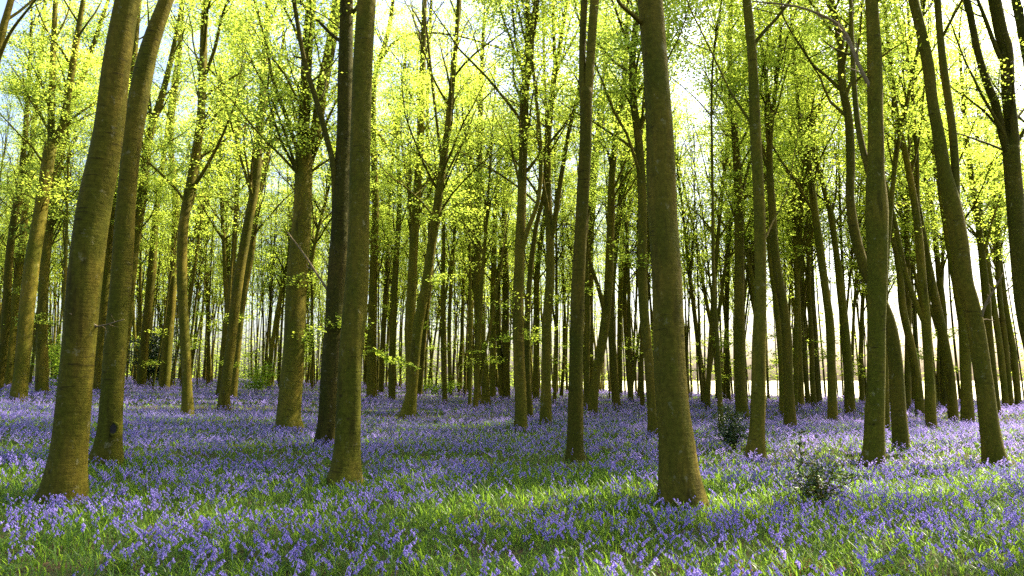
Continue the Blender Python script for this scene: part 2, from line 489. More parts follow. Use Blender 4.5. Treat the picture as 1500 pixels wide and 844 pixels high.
  t=[(1246,606,15),(1241,520,13),(1233,441,12),(1226,380,9),(1218,320,8),(1205,270,6),(1195,220,5)]),
 dict(l='sunlit rimmed beech curving left behind the burled trunk and up in a long bow',
  t=[(1320,653,24),(1316,600,20),(1311,524,19),(1302,470,17),(1285,430,16),(1268,395,14),(1253,345,13),(1245,290,12),(1246,240,12),(1243,174,11),(1234,125,11),(1229,50,10),(1214,0,9)]),
 dict(l='near trunk with a swollen burl half way up and a bent dead bough above', n=1,
  t=[(1279,677,33),(1281,640,28),(1283,560,25),(1284,480,24),(1285,400,27),(1285,310,31),(1282,255,24),(1283,200,21),(1281,100,20),(1277,0,17)],
  b=[[(1276,260,10),(1263,215,9),(1254,160,8),(1249,80,7),(1246,0,5)]],
  d=[[(1275,128,5.5),(1258,95,5),(1240,52,5),(1219,30,4),(1169,10,3),(1102,2,2)]]),
 dict(l='thin beech showing between the burled trunk and the sunlit rimmed beech',
  t=[(1299,628,9),(1297,560,9),(1296,480,9),(1298,380,8),(1310,250,6)]),
 dict(l='slim upright dark beech just right of the sunlit rimmed beech',
  t=[(1329,601,10),(1330,520,9),(1331,440,8),(1328,330,7),(1333,220,5)]),
 dict(l='slim beech bending sharply left, between the sunlit rimmed beech and the two stemmed one',
  t=[(1348,605,13),(1342,550,12),(1333,500,11),(1322,450,10),(1318,400,9),(1305,330,7),(1295,260,5)]),
 dict(l='beech with two left leaning upper stems, right of the sunlit rimmed beech',
  t=[(1364,626,16),(1361,560,13),(1357,480,13),(1351,410,12),(1343,320,10),(1326,225,8),(1312,160,7),(1302,75,5),(1295,0,4)],
  b=[[(1344,322,6),(1343,230,6),(1337,150,5),(1332,60,4)],[(1355,475,8),(1340,440,8),(1326,400,8),(1312,330,6),(1298,270,5)]]),
 dict(l='left leaning slim beech right of the beech with two upper stems',
  t=[(1397,616,14),(1391,550,13),(1381,490,13),(1370,440,12),(1362,400,11),(1352,340,8),(1340,270,6)]),
 dict(l='slim upright beech seen behind the crossing of the left leaning slim beech',
  t=[(1383,597,10),(1382,520,10),(1381,460,10),(1375,400,8),(1365,300,6)]),
 dict(l='near trunk leaning strongly left at the far right, with a twin upper stem', n=1,
  t=[(1457,674,33),(1453,647,28),(1446,600,25),(1438,540,23),(1430,480,22),(1421,440,22),(1412,410,23),(1404,350,24),(1395,300,23),(1383,250,18),(1375,200,16),(1366,150,14),(1360,100,15),(1350,50,14),(1338,0,13)],
  f=[[(1399,318,12),(1400,260,11),(1396,200,11),(1391,160,10),(1382,100,11),(1377,50,9),(1373,0,9)]],
  d=[[(1432,490,5),(1442,450,4),(1456,425,3),(1470,400,2)]]),
 dict(l='upright beech whose top joins behind the strongly leaning far right trunk',
  t=[(1418,621,18),(1415,560,15),(1413,500,15),(1408,440,14),(1398,400,12),(1388,340,10),(1378,280,8),(1368,220,6)]),
 dict(l='slim beech leaning left, just right of the foot of the strongly leaning far right trunk',
  t=[(1459,606,13),(1453,540,12),(1449,500,11),(1445,440,11),(1441,400,10),(1432,320,8),(1420,240,6),(1412,150,5)]),
 dict(l='thin left leaning far beech on bright ground, leftmost of three at the right edge',
  t=[(1474,597,9),(1466,520,9),(1456,450,8),(1449,400,7),(1438,320,5)]),
 dict(l='thin left leaning far beech on bright ground, middle of three at the right edge',
  t=[(1481,597,8),(1472,500,8),(1464,430,7),(1461,360,5)]),
 dict(l='thin left leaning far beech on bright ground, rightmost of three at the right edge',
  t=[(1492,595,9),(1485,520,9),(1473,450,8),(1467,400,7),(1458,330,5)]),
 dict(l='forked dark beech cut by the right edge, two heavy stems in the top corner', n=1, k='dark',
  t=[(1535,640,26),(1520,540,24),(1504,470,23),(1495,400,22),(1489,320,22),(1484,260,21),(1481,215,21)],
  f=[[(1476,222,12),(1469,200,11),(1457,150,11),(1447,125,10),(1432,75,9),(1422,25,9),(1417,0,8)],
     [(1483,222,19),(1482,190,17),(1477,135,17),(1474,75,17),(1467,50,17),(1457,0,16)]],
  b=[[(1473,95,6),(1462,78,6),(1442,25,5),(1432,0,4)]]),
 dict(l='dark beech showing only its stem in the extreme top right corner', n=1, k='dark',
  t=[(1560,610,20),(1530,300,18),(1508,100,14),(1496,40,12),(1488,0,11)]),
]


def limb_mesh(mb, leafpts, start, direction, length, r0, r, sides=5, twigs=6, leafy=30.0, spread=.24, lf0=.25):
    """an ascending bough with its twigs; collects leaf positions"""
    n = 8
    P = [np.array(start, float)]; d = unit(np.array(direction, float))
    bend = r.normal(0, .12, 3)
    for i in range(n):
        d = unit(d + np.array([0, 0, .05]) + bend * .4 + r.normal(0, .10, 3))
        P.append(P[-1] + d * length / n)
    P = np.array(P); R = r0 * (1 - np.linspace(0, 1, n + 1) * .86) + .003
    tube(mb, P, R, sides)
    az0 = r.uniform(0, 6.28)
    leafy = 0 if r.uniform() < .50 else leafy * r.uniform(.9, 2.6)
    for q in range(twigs):
        t = lf0 + (1 - lf0) * (q + r.uniform(.1, .9)) / twigs
        k = min(int(t * n), n - 1); f = t * n - k
        s = P[k] + (P[k + 1] - P[k]) * f
        az = az0 + q * 2.4 + r.normal(0, .5)
        td = unit(np.array([math.cos(az), math.sin(az), r.uniform(-.05, .8)]))
        tl = r.uniform(.5, 1.0) * length * (.52 - .28 * t) + .25
        tp = [s]
        for i in range(4):
            td = unit(td + r.normal(0, .14, 3) + np.array([0, 0, -.04]))
            tp.append(tp[-1] + td * tl / 4)
        tp = np.array(tp)
        rb = max(.005, R[k] * .5)
        tube(mb, tp, rb * np.array([1, .75, .55, .4, .25]), 3, cap=False)
        m = int(tl * leafy * r.uniform(.6, 1.3))
        if m:
            u = r.uniform(.12, 1.08, m) * 4
            kk = np.clip(u.astype(int), 0, 3)
            base = tp[kk] + (tp[kk + 1] - tp[kk]) * (u - kk)[:, None]
            off = np.stack([r.normal(0, spread, m), r.normal(0, spread, m), r.normal(-.02, .05, m)], 1)
            leafpts.append(base + off)


def extend(P, R, H, r, top_r=.014):
    """carry a stem that leaves the frame on to the height of the wood's crown"""
    P = list(P); R = list(R)
    d = unit(P[-1] - P[-2]); z0 = P[-1][2]
    if H <= z0 + .5: H = z0 + 1.5
    n = max(4, int((H - z0) / .9)); r0 = R[-1]
    for i in range(n):
        d = unit(d * .88 + np.array([0, 0, .12]) + r.normal(0, .055, 3))
        P.append(P[-1] + d * (H - z0) / n)
        R.append(r0 + (top_r - r0) * ((i + 1) / n) ** .85)
    return np.array(P), np.array(R)


def build_traced(spec, idx):
    r = np.random.default_rng(1000 + idx)
    t = spec['t']
    D = ground_hit(t[0][0], t[0][1])
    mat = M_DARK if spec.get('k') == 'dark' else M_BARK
    near = bool(spec.get('n'))
    base, tb = at_depth(t[0][0], t[0][1], D)
    gx, gy = base[0], base[1]
    gz = float(hz(gx, gy))
    root = bpy.data.objects.new('beech_tree', None)
    root.empty_display_size = .3
    COL.objects.link(root)
    root.location = (gx, gy, gz)
    tag(root, spec['l'], 'tree', 'beech trees of the wood')
    off = np.array([gx, gy, gz])
    wob = r.normal(0, .012, 8)

    def trace(pts, dd0=0.0, dd1=0.0):
        P, R = [], []
        y0, y1 = pts[0][1], pts[-1][1]
        for (x, y, w) in pts:
            f = (y0 - y) / (y0 - y1 + 1e-6)
            p, tt = at_depth(x, y, D + dd0 + dd1 * f)
            P.append(p); R.append(w * .5 * tt / FPX)
        return np.array(P), np.array(R)

    lean = r.normal(0, .035) * D
    lean = max(-1.0, min(1.0, lean))
    P, R = trace(t, 0, lean)
    # the foot goes on a little into the soil
    foot = P[0] + (P[0] - P[1]) * ((P[0][2] - gz + .12) / max(.2, P[1][2] - P[0][2]))
    foot[1] = P[0][1]
    P = np.concatenate([[foot], P]); R = np.concatenate([[R[0] * 1.10], R])
    per = 9 if near else 5
    P, R = smooth_path(P, R, per)
    H = r.uniform(19, 25)
    stems = []
    forks = spec.get('f', [])
    if not (forks and t[-1][1] > 60):
        n0 = len(P)
        P, R = extend(P, R, H, r)
    mbt = MB()
    tube(mbt, P, R, 28 if near else 14, bumps=.034 if near else .035, flare=.30 if near else .2, seed=idx)
    link('trunk', mbt.mesh('trunk', mat, offset=off), root)
    stems.append((P, R))

    def zfrac(y):          # the trunk's own depth at picture height y
        return lean * (t[0][1] - y) / (t[0][1] - t[-1][1] + 1e-6)

    leafpts = []
    for q, fk in enumerate(forks):
        FP, FR = trace(fk, zfrac(fk[0][1]), r.uniform(-.5, .5))
        FP, FR = smooth_path(FP, FR, 5)
        FP, FR = extend(FP, FR, H - r.uniform(0, 2), r)
        m = MB(); tube(m, FP, FR, 16 if near else 11, bumps=.025, seed=idx * 7 + q)
        link('branch', m.mesh('branch', mat, offset=off), root)
        stems.append((FP, FR))
    for q, bk in enumerate(spec.get('b', [])):
        FP, FR = trace(bk, zfrac(bk[0][1]), r.uniform(-1.2, 1.2))
        FP, FR = smooth_path(FP, FR, 4)
        FP, FR = extend(FP, FR, FP[-1][2] + r.uniform(1.5, 5), r, .006)
        m = MB(); tube(m, FP, FR, 8, bumps=.03, seed=idx * 5 + q)
        # twigs on its outer half
        n = len(FP)
        for k in range(n // 2, n, 2):
            az = r.uniform(0, 6.28)
            limb_mesh(m, leafpts, FP[k], (math.cos(az), math.sin(az), r.uniform(.2, .9)), r.uniform(.6, 1.5),
                      max(.006, FR[k] * .5), r, 4, 3, 26)
        link('branch', m.mesh('branch', mat, offset=off), root)
    for q, bk in enumerate(spec.get('d', [])):
        FP, FR = trace(bk, zfrac(bk[0][1]) - .0, -r.uniform(.1, .5) * min(1, D / 12))
        FP, FR = smooth_path(FP, FR, 4)
        m = MB(); tube(m, FP, FR, 7, bumps=.05, seed=idx * 3 + q)
        for k in range(2, len(FP) - 1, 2):
            dd = unit(FP[k + 1] - FP[k] + r.normal(0, .06, 3)); l = np.linalg.norm(FP[-1] - FP[0]) * .18
            tube(m, np.array([FP[k], FP[k] + dd * l * .5 + r.normal(0, .02, 3), FP[k] + dd * l + r.normal(0, .04, 3)]), np.array([FR[k] * .55, FR[k] * .4, FR[k] * .2]), 4, cap=False)
        tag(link('dead_branch', m.mesh('dead_branch', M_DEAD, offset=off), root), 'pale bare dead branch')

    # boughs carrying the crown
    h0 = r.uniform(7.5, 9.0) if near else r.uniform(5.8, 8.2)
    nl = 14 if near else 28
    for q in range(nl):
        SP, SR = stems[r.integers(0, len(stems))] if len(stems) > 1 else stems[0]
        z = h0 + (SP[-1][2] - gz - h0 - .4) * ((q + r.uniform(0, 1)) / nl) ** 1.1 + gz
        k = int(np.searchsorted(SP[:, 2], z)); k = min(max(k, 1), len(SP) - 1)
        if SP[k][2] < h0 + gz - .5: continue
        az = r.uniform(0, 6.28); inc = r.uniform(.2, .85)
        ln = r.uniform(2.2, 6.0) * (1 - .4 * q / nl)
        m = MB()
        limb_mesh(m, leafpts, SP[k], (math.cos(az) * math.sin(inc), math.sin(az) * math.sin(inc), math.cos(inc)), ln,
                  min(SR[k] * .42, .011 + .009 * ln), r, 5, 8, 62 if near else 72, .34)
        link('branch', m.mesh('branch', mat, offset=off), root)
    # a few low leafy shoots on the mid-distance stems
    if 15 < D and gx < 9:
        for q in range(r.integers(0, 3)):
            z = gz + r.uniform(2.2, 5.0); SP, SR = stems[0]
            k = min(int(np.searchsorted(SP[:, 2], z)), len(SP) - 1)
            az = r.uniform(0, 6.28)
            m = MB()
            limb_mesh(m, leafpts, SP[k], (math.cos(az), math.sin(az), .25), r.uniform(.7, 1.6), .012, r, 4, 4, 80, .22, .1)
            link('branch', m.mesh('branch', mat, offset=off), root)
    if leafpts:
        lp = np.concatenate(leafpts)
        m = MB(); leaves(m, lp, .085 if near else .098, r=r, fold=False)
        link('crown', m.mesh('crown', M_LEAF, False, offset=off), root)
    return root, D, off


placed = []
for i, sp in enumerate(TREES):
    ro, D_, o_ = build_traced(sp, i)
    placed.append((o_[0], o_[1]))
    if 'dark knot hole' in sp['l']: KNOT, KNOT_D, KNOT_OFF = ro, D_, o_
    if sp['l'].startswith('pale smooth beech'):
        PALE, PALE_D, PALE_OFF = ro, D_, o_

# the bright leafy low twig of the pale trunk
r = np.random.default_rng(5)
pth = [at_depth(x, y, PALE_D - dd)[0] for x, y, dd in ((527, 522, .15), (545, 512, .3), (562, 518, .4), (580, 526, .5), (596, 533, .6))]
m = MB(); P, R = smooth_path(pth, [.006, .005, .004, .003, .002], 4); tube(m, P, R, 5)
sub = []
for k in (4, 8, 11, 13):
    e = P[k] + np.array([r.uniform(.05, .25), r.uniform(-.2, .2), -r.uniform(.05, .22)])
    tube(m, np.array([P[k], (P[k] + e) / 2 + [0, 0, .03], e]), np.array([.003, .002, .0015]), 4)
    sub += [P[k] + (e - P[k]) * t for t in np.linspace(.3, 1.1, 6)]
link('branch', m.mesh('branch', M_BARK, offset=PALE_OFF), PALE)
m = MB(); leaves(m, np.concatenate([P[3:], np.array(sub), P[3:] + r.normal(0, .03, P[3:].shape), P[3:] + r.normal(0, .04, P[3:].shape), np.array(sub) + r.normal(0, .03, (len(sub), 3))]) + [0, 0, -.01], .10, tilt=.7, r=r)
link('leaf_spray', m.mesh('leaf_spray', M_LEAF, False, offset=PALE_OFF), PALE)

# the knot hole low on the second trunk
def plain(name, col):
    m_, N_, L_ = new_mat(name); b_ = N_.new('ShaderNodeBsdfPrincipled'); b_.inputs['Roughness'].default_value = .95
    g_ = N_.new('ShaderNodeNewGeometry')
    c_ = ramp(N_, L_, noise(N_, L_, g_.outputs['Position'], 30, 4, .6), [(.35, col), (.7, tuple(1.8 * q_ for q_ in col))])
    L_.new(c_, b_.inputs['Base Color']); o_ = N_.new('ShaderNodeOutputMaterial'); L_.new(b_.outputs[0], o_.inputs[0])
    return m_


kc, kt = at_depth(166, 628, KNOT_D - 16.5 * KNOT_D / FPX + .012)
th = np.linspace(0, 2 * np.pi, 19)
m = MB(); tube(m, np.stack([kc[0] + .055 * np.cos(th), np.full(19, kc[1]) + .03 * np.cos(th) ** 2, kc[2] + .10 * np.sin(th)], 1), .020 + .006 * np.sin(3 * th), 7, cap=False)
kn = link('knot', m.mesh('knot', M_BARK, offset=KNOT_OFF), KNOT)
m = MB(); rings = []
for q, (a_, dp) in enumerate(((1.0, .0), (.8, .018), (.5, .024), (.05, .028))):
    t_ = np.linspace(0, 2 * np.pi, 16, endpoint=False)
    rings.append(np.stack([kc[0] + .05 * a_ * np.cos(t_), np.full(16, kc[1] - .004 + dp * .3), kc[2] + .095 * a_ * np.sin(t_)], 1))
F = [[q * 16 + j, q * 16 + (j + 1) % 16, q * 16 + 16 + (j + 1) % 16, q * 16 + 16 + j] for q in range(3) for j in range(16)]
m.add(np.concatenate(rings), F)
link('knot_hole', m.mesh('knot_hole', plain('hollow_shade', (.010, .007, .004)), offset=KNOT_OFF), KNOT)  # shallow dish; the dark of a deep hollow is put into its colour

# ------------------------------------------------------------------ the far ranks: a few kinds of slender beech, copied
def far_variant(seed):
    r = np.random.default_rng(seed)
    H = r.uniform(19, 24); rb = r.uniform(.085, .155)
    P = [np.array([0, 0, -.3])]; d = unit(np.array([r.normal(0, .03), r.normal(0, .03), 1]))
    R = [rb * 1.25]; n = 22
    for i in range(n):
        d = unit(d + r.normal(0, .018, 3) + [0, 0, .02])
        P.append(P[-1] + d * H / n); R.append(rb * (1 - (i / n) ** 1.1 * .93))
    P = np.array(P); R = np.array(R)
    mt = MB(); tube(mt, P, R, 8, bumps=.03, seed=seed)
    ml = MB(); lp = []
    tube(ml, P[1:], R[1:] * .35, 4)                    # thin unseen spine inside the trunk, joins the boughs
    secs = []
    for sq in range(seed % 2 + (seed % 4 == 3)):                     # further stems
        k = r.integers(7, 12) if sq else r.integers(1, 9); az = r.uniform(0, 6.28)
        Q = [P[k]]; d = unit(np.array([math.cos(az) * .18, math.sin(az) * .18, 1])); RR = [R[k] * .8]
        for i in range(9):
            d = unit(d + r.normal(0, .022, 3) + [0, 0, .07]); Q.append(Q[-1] + d * 1.45); RR.append(R[k] * .8 * (1 - (i + 1) / 9.5))
        tube(ml, np.array(Q), np.array(RR), 6)
        secs.append((np.array(Q), np.array(RR)))
    nl = 42
    h0 = r.uniform(5.0, 8.5)
    for q in range(nl):
        SP, SR = (secs[r.integers(0, len(secs))] if secs and r.uniform() < .4 else (P, R))
        z = max(h0 + (H - h0 - .5) * ((q + r.uniform(0, 1)) / nl), SP[0][2] + .3)
        k = min(int(np.searchsorted(SP[:, 2], z)), len(SP) - 1)
        az = r.uniform(0, 6.28); inc = r.uniform(.12, .7); ln = r.uniform(1.8, 5.0) * (1 - .4 * q / nl)
        limb_mesh(ml, lp, SP[k], (math.cos(az) * math.sin(inc), math.sin(az) * math.sin(inc), math.cos(inc)), ln,
                  min(SR[k] * .6, .016 + .014 * ln), r, 4, 7, 28, .32)
    for q in range(3):
        z = r.uniform(1.5, 4.0); k = min(int(np.searchsorted(P[:, 2], z)), len(P) - 1); az = r.uniform(0, 6.28)
        limb_mesh(ml, lp, P[k], (math.cos(az), math.sin(az), .3), r.uniform(.8, 1.8), .012, r, 3, 4, 60, .25, .1)
    mc = MB(); leaves(mc, np.concatenate(lp), .125, r=r, fold=False)
    return mt.mesh('trunk', M_BARK), ml.mesh('branches', M_BARK), mc.mesh('crown', M_LEAF, False)


VAR = [far_variant(50 + q) for q in range(9)]
ZONES = [(-9e9, -.47, 'slim distant beech in the far ranks at the left end of the wood'),
         (-.47, -.25, 'slim distant beech, far ranks between the knot holed trunk and the pale lit trunk'),
         (-.25, .00, 'slim distant beech, far ranks between the pale lit trunk and the middle of view'),
         (.00, .22, 'slim distant beech, far ranks between the middle of view and the thickest trunk'),
         (.22, .50, 'slim distant beech, far ranks between the thickest trunk and the burled trunk'),
         (.50, 9e9, 'slim distant beech, far ranks right of the burled trunk, before the bright field')]


def far_tree(x, y, s):
    u = x / y
    lab = next(l for a, b, l in ZONES if a <= u < b)
    root = bpy.data.objects.new('beech_tree', None); COL.objects.link(root)
    root.location = (x, y, float(hz(x, y)))
    root.rotation_euler = (rng.normal(0, .03), rng.normal(0, .03), rng.uniform(0, 6.28))
    root.scale = (s * rng.uniform(.85, 1.15), s * rng.uniform(.85, 1.15), s)
    tag(root, lab, 'tree', 'beech trees of the wood')
    for nm, me in zip(('trunk', 'branches', 'crown'), VAR[rng.integers(0, len(VAR))]):
        link(nm, me, root)
    placed.append((x, y))


N_FAR = 228
tries = 0; cnt = 0
while cnt < N_FAR and tries < 60000:
    tries += 1
    u = rng.uniform(.16, .80) if rng.uniform() < .36 else rng.uniform(-.80, .16)
    y = math.sqrt(rng.uniform(30 ** 2, 84 ** 2)) if u < .16 else rng.uniform(31, 66); x = u * y
    if y > float(edge_y(x)) + 1.5: continue
    if y < 40 and rng.uniform() < .55: continue
    A = np.array(placed)
    if np.min(np.hypot(A[:, 0] - x, A[:, 1] - y)) < (1.5 if u > .16 else 2.0): continue
    far_tree(x, y, rng.uniform(.8, 1.12)); cnt += 1
lab_off = 'slim beech standing beyond the right edge of view, its crown shading the flowers'
ZONES.insert(0, (.80, 9e9, lab_off))
for x, y in ((12.5, 9.5), (15.5, 14), (18.5, 10.5), (14, 5.5), (19.5, 4.5)):
    far_tree(x, y, rng.uniform(.95, 1.1))
print('traced', len(TREES), 'far', cnt)


# the wood goes on behind on the left and in the middle: one mass
def vnoise_(C):
    a = np.zeros(len(C)); q_ = np.random.default_rng(8)
    for q in range(9):
        k = q_.normal(0, 1, 3); k *= q_.uniform(.5, 2.2) / np.linalg.norm(k)
        a += np.sin(C @ k + q_.uniform(0, 6.28))
    return 1 / (1 + np.exp(-a))


r = np.random.default_rng(31)
mw = MB(); mf = MB()
for q in range(330):
    x = -108 + 172 * (q + r.uniform(0, 1)) / 330; y = float(edge_y(x)) + r.uniform(1.0, 7.5); z = float(hz(x, y)); H = r.uniform(16, 22)
    open_side = x > 13
    P = np.array([[x + .4 * math.sin(f * 3 + q) * f, y, z - .2 + H * f] for f in np.linspace(0, 1, 7)])
    if q % 3 == 0: tube(mw, P, np.linspace(.10, .03, 7) * r.uniform(.6, 1.2), 5)
    nn = 470 if not open_side else 330
    zz = (.3 + H * r.beta(.7, 1.5, nn)) if not open_side else (H * (.05 + .95 * r.uniform(0, 1, nn) ** .9))
    C = np.stack([x + r.normal(0, 1.3, nn), y + r.normal(0, 1.3, nn), z + zz], 1)
    C[:, 2] += .35 * np.sin(C[:, 0] * 2.3 + C[:, 1] * 1.7 + q)
    C = C[(C[:, 2] > z + .2) & (vnoise_(C) > .18)]
    leaves(mf, C, .26, r=r, fold=False)
for q in range(400):
    u_ = r.uniform(-.80, .16) if q < 260 else r.uniform(.16, .80)
    y = math.sqrt(r.uniform(50 ** 2, 88 ** 2)) if q < 260 else r.uniform(38, 66)
    x = u_ * y
    if y > float(edge_y(x)) + 5: continue
    A_ = np.array(placed)
    if np.min(np.hypot(A_[:, 0] - x, A_[:, 1] - y)) < .9: continue
    z = float(hz(x, y)); H = r.uniform(14, 22); lx, ly = r.normal(0, .03, 2); ph = r.uniform(0, 6.28)
    P = np.array([[x + lx * H * f + .25 * math.sin(f * 5 + ph) * f, y + ly * H * f, z - .2 + H * f] for f in np.linspace(0, 1, 9)])
    tube(mw, P, np.linspace(1, .2, 9) * r.uniform(.045, .095), 5)
    for k_ in range(3, 8):
        az = r.uniform(0, 6.28); l_ = r.uniform(1.2, 3.2)
        e_ = P[k_] + np.array([math.cos(az) * l_ * .4, math.sin(az) * l_ * .4, l_])
        tube(mw, np.array([P[k_], (P[k_] + e_) / 2 + r.normal(0, .12, 3), e_]), np.array([.03, .022, .01]), 3, cap=False)
        nn = 26
        leaves(mf, P[k_] + (e_ - P[k_]) * r.uniform(.3, 1.1, nn)[:, None] + r.normal(0, .45, (nn, 3)) * [1, 1, .4], .17, r=r, fold=False)
fw = link('far_wood', mw.mesh('far_wood', M_BARK)); tag(fw, 'far off beech wood closing the view behind the distant trunks', 'wood', kind='stuff')
tag(link('foliage', mf.mesh('foliage', M_LEAF, False), fw), kind='stuff')


# ------------------------------------------------------------------ shrubs
def bush(name, px, py, wpx, hpx, label, cat, mat, nleaf, size, stems=5, seed=1, lift=.1, D=None, group=None, gappy=.35):
    r = np.random.default_rng(seed)
    D = D or ground_hit(px, py, lift)
    p, t = at_depth(px, py, D)
    x, y = p[0], p[1]; z = float(hz(x, y))
    W, Hh = wpx * t / FPX * .5, hpx * t / FPX
    root = bpy.data.objects.new(name, None); COL.objects.link(root); root.location = (x, y, z)
    tag(root, label, cat, group)
    pts = []
    for q in range(stems):
        az = r.uniform(0, 6.28); out = r.uniform(.1, .8) * W; top = Hh * r.uniform(.6, 1.0) * (1 - .35 * out / W)
        e = np.array([math.cos(az) * out, math.sin(az) * out, top])
        P = [np.zeros(3) + [math.cos(az) * .04, math.sin(az) * .04, -.1]]
        for i in range(1, 7):
            f = i / 6; P.append(e * np.array([f ** 1.3, f ** 1.3, f]) + r.normal(0, .03 * Hh, 3) * (f < 1))
        P = np.array(P); m = MB()
        tube(m, P, np.linspace(.010, .003, 7) * (1 + Hh * .4), 5)
        for k in range(2, 7):
            for w in range(3):
                a2 = r.uniform(0, 6.28); l = r.uniform(.25, .6) * W
                e2 = P[k] + np.array([math.cos(a2) * l, math.sin(a2) * l, r.uniform(-.1, .35) * l])
                tube(m, np.array([P[k], (P[k] + e2) / 2 + [0, 0, .02], e2]), np.array([.005, .004, .002]), 3, cap=False)
                if r.uniform() > gappy:
                    nn = max(2, nleaf // (stems * 10))
                    s = r.uniform(.15, 1.1, nn)[:, None]
                    pts.append(P[k] + (e2 - P[k]) * s + r.normal(0, .09 * W + .02, (nn, 3)) * [1, 1, .6])
        link('stem', m.mesh('stem', M_BARK), root)
    pts = np.concatenate(pts); pts = pts[pts[:, 2] > .02]
    m = MB(); leaves(m, pts, size, tilt=.9, r=r)
    link('foliage', m.mesh('foliage', mat, False), root)
    return root


bush('holly_bush', 1074, 652, 62, 66, 'small dark green holly bush at the foot of the thin sapling', 'bush', M_HOLLY, 1700, .055, 8, 11, gappy=.15)
bush('holly_bush', 1203, 730, 128, 68, 'loose dark holly bush low in the flowers in front of the burled trunk', 'bush', M_HOLLY, 800, .055, 8, 12)
bush('holly_sapling', 1170, 690, 22, 92, 'thin upright holly sapling with sparse leaves just behind the loose dark holly bush', 'sapling', M_HOLLY, 110, .05, 1, 13)
bush('evergreen_shrub', 222, 568, 95, 105, 'dark evergreen shrub in the distance behind the knot holed trunk', 'shrub', M_HOLLY, 5200, .13, 8, 14, gappy=.1)
bush('evergreen_shrub', 165, 566, 50, 80, 'smaller dark evergreen shrub showing between the two near left trunks', 'shrub', M_HOLLY, 2200, .13, 6, 15, gappy=.1)
bush('leafy_shrub', 90, 572, 90, 90, 'bright yellow green leafy shrub in the distance left of the thick leaning trunk', 'shrub', M_SHRUB, 2600, .12, 8, 16)
bush('leafy_shrub', 375, 578, 70, 56, 'bright yellow green leafy shrub left of the stout v splitting beech', 'shrub', M_SHRUB, 1500, .11, 6, 17)
bush('leafy_shrub', 8, 560, 60, 75, 'yellow green leafy shrub at the left edge of the photo', 'shrub', M_SHRUB, 1500, .12, 6, 18)
bush('leafy_shrub', 645, 580, 70, 34, 'low yellow green leafy shrub in the distance under the tight pair of thin beeches', 'shrub', M_SHRUB, 1200, .12, 6, 19)
bush('leafy_shoot', 484, 646, 18, 14, 'tiny yellow leafy shoot at the foot of the dark barked trunk', 'shoot', M_SHRUB, 40, .05, 2, 20)


# ------------------------------------------------------------------ bluebells and their leaves
def spike(r, H, bells, detail):
    """one bluebell: returns stem mesh arrays and bell mesh arrays, base at the origin"""
    st, bl = MB(), MB()
    lean = r.uniform(.03, .15)
    P = []
    for f in np.linspace(0, 1, 6):
        P.append([lean * f ** 2 + .03 * max(0, f - .75) * 4 * f, 0, H * (f - .06 * max(0, f - .7) * f)])
    P = np.array(P)
    tube(st, P, np.linspace(.0035, .0014, 6), 3, cap=False)
    if detail == 2: tube(bl, P[2:], np.linspace(.003, .0017, 4), 4)
    for q in range(bells):
        f = .66 + .34 * q / (bells - 1) if bells > 1 else 1
        k = min(int(f * 5), 4); s = P[k] + (P[k + 1] - P[k]) * (f * 5 - k)
        az = r.normal(0, 1.1)
        o = np.array([math.cos(az), math.sin(az), 0])
        top = s + o * .016 + [0, 0, .003]; L = r.uniform(.018, .027) * (1.15 - .4 * (f - .5))
        ax = unit(o * .55 + [0, 0, -1]); bt = top + ax * L
        u = unit(np.cross(ax, [0, 1, .1])); w = np.cross(ax, u)
        if detail == 2:
            tube(bl, np.array([s, (s + top) / 2 + [0, 0, .004], top, top + ax * L * .3]), np.array([.0012, .0012, .0012, .001]), 3, cap=False)
            c = np.arange(6) / 6 * 2 * np.pi
            rings = []
            for (tt, rad) in ((0, .0025), (.2, .0058), (.75, .0066), (1.0, .0125)):
                rings.append(top + ax * L * tt + rad * (np.cos(c)[:, None] * u + np.sin(c)[:, None] * w))
            V = np.concatenate(rings); F = []
            for a in range(3):
                for j in range(6): F.append([a * 6 + j, a * 6 + (j + 1) % 6, a * 6 + 6 + (j + 1) % 6, a * 6 + 6 + j])
            bl.add(V, F)
        elif detail == 1:
            c = np.arange(4) / 4 * 2 * np.pi
            a = top + .0045 * (np.cos(c)[:, None] * u + np.sin(c)[:, None] * w)
            b = bt + .0105 * (np.cos(c)[:, None] * u + np.sin(c)[:, None] * w)
            bl.add(np.concatenate([a, b]), [[j, (j + 1) % 4, 4 + (j + 1) % 4, 4 + j] for j in range(4)])
        else:
            g = .016
            bl.add([top, (top + bt) / 2 + u * g, bt, (top + bt) / 2 - u * g], [[0, 1, 2, 3]])
            bl.add([top, (top + bt) / 2 + w * g, bt, (top + bt) / 2 - w * g], [[0, 1, 2, 3]])
    return st, bl


def arrays(m):
    return (np.concatenate(m.v), np.concatenate(m.f4) if m.f4 else np.zeros((0, 4), int),
            np.concatenate(m.f3) if m.f3 else np.zeros((0, 3), int))


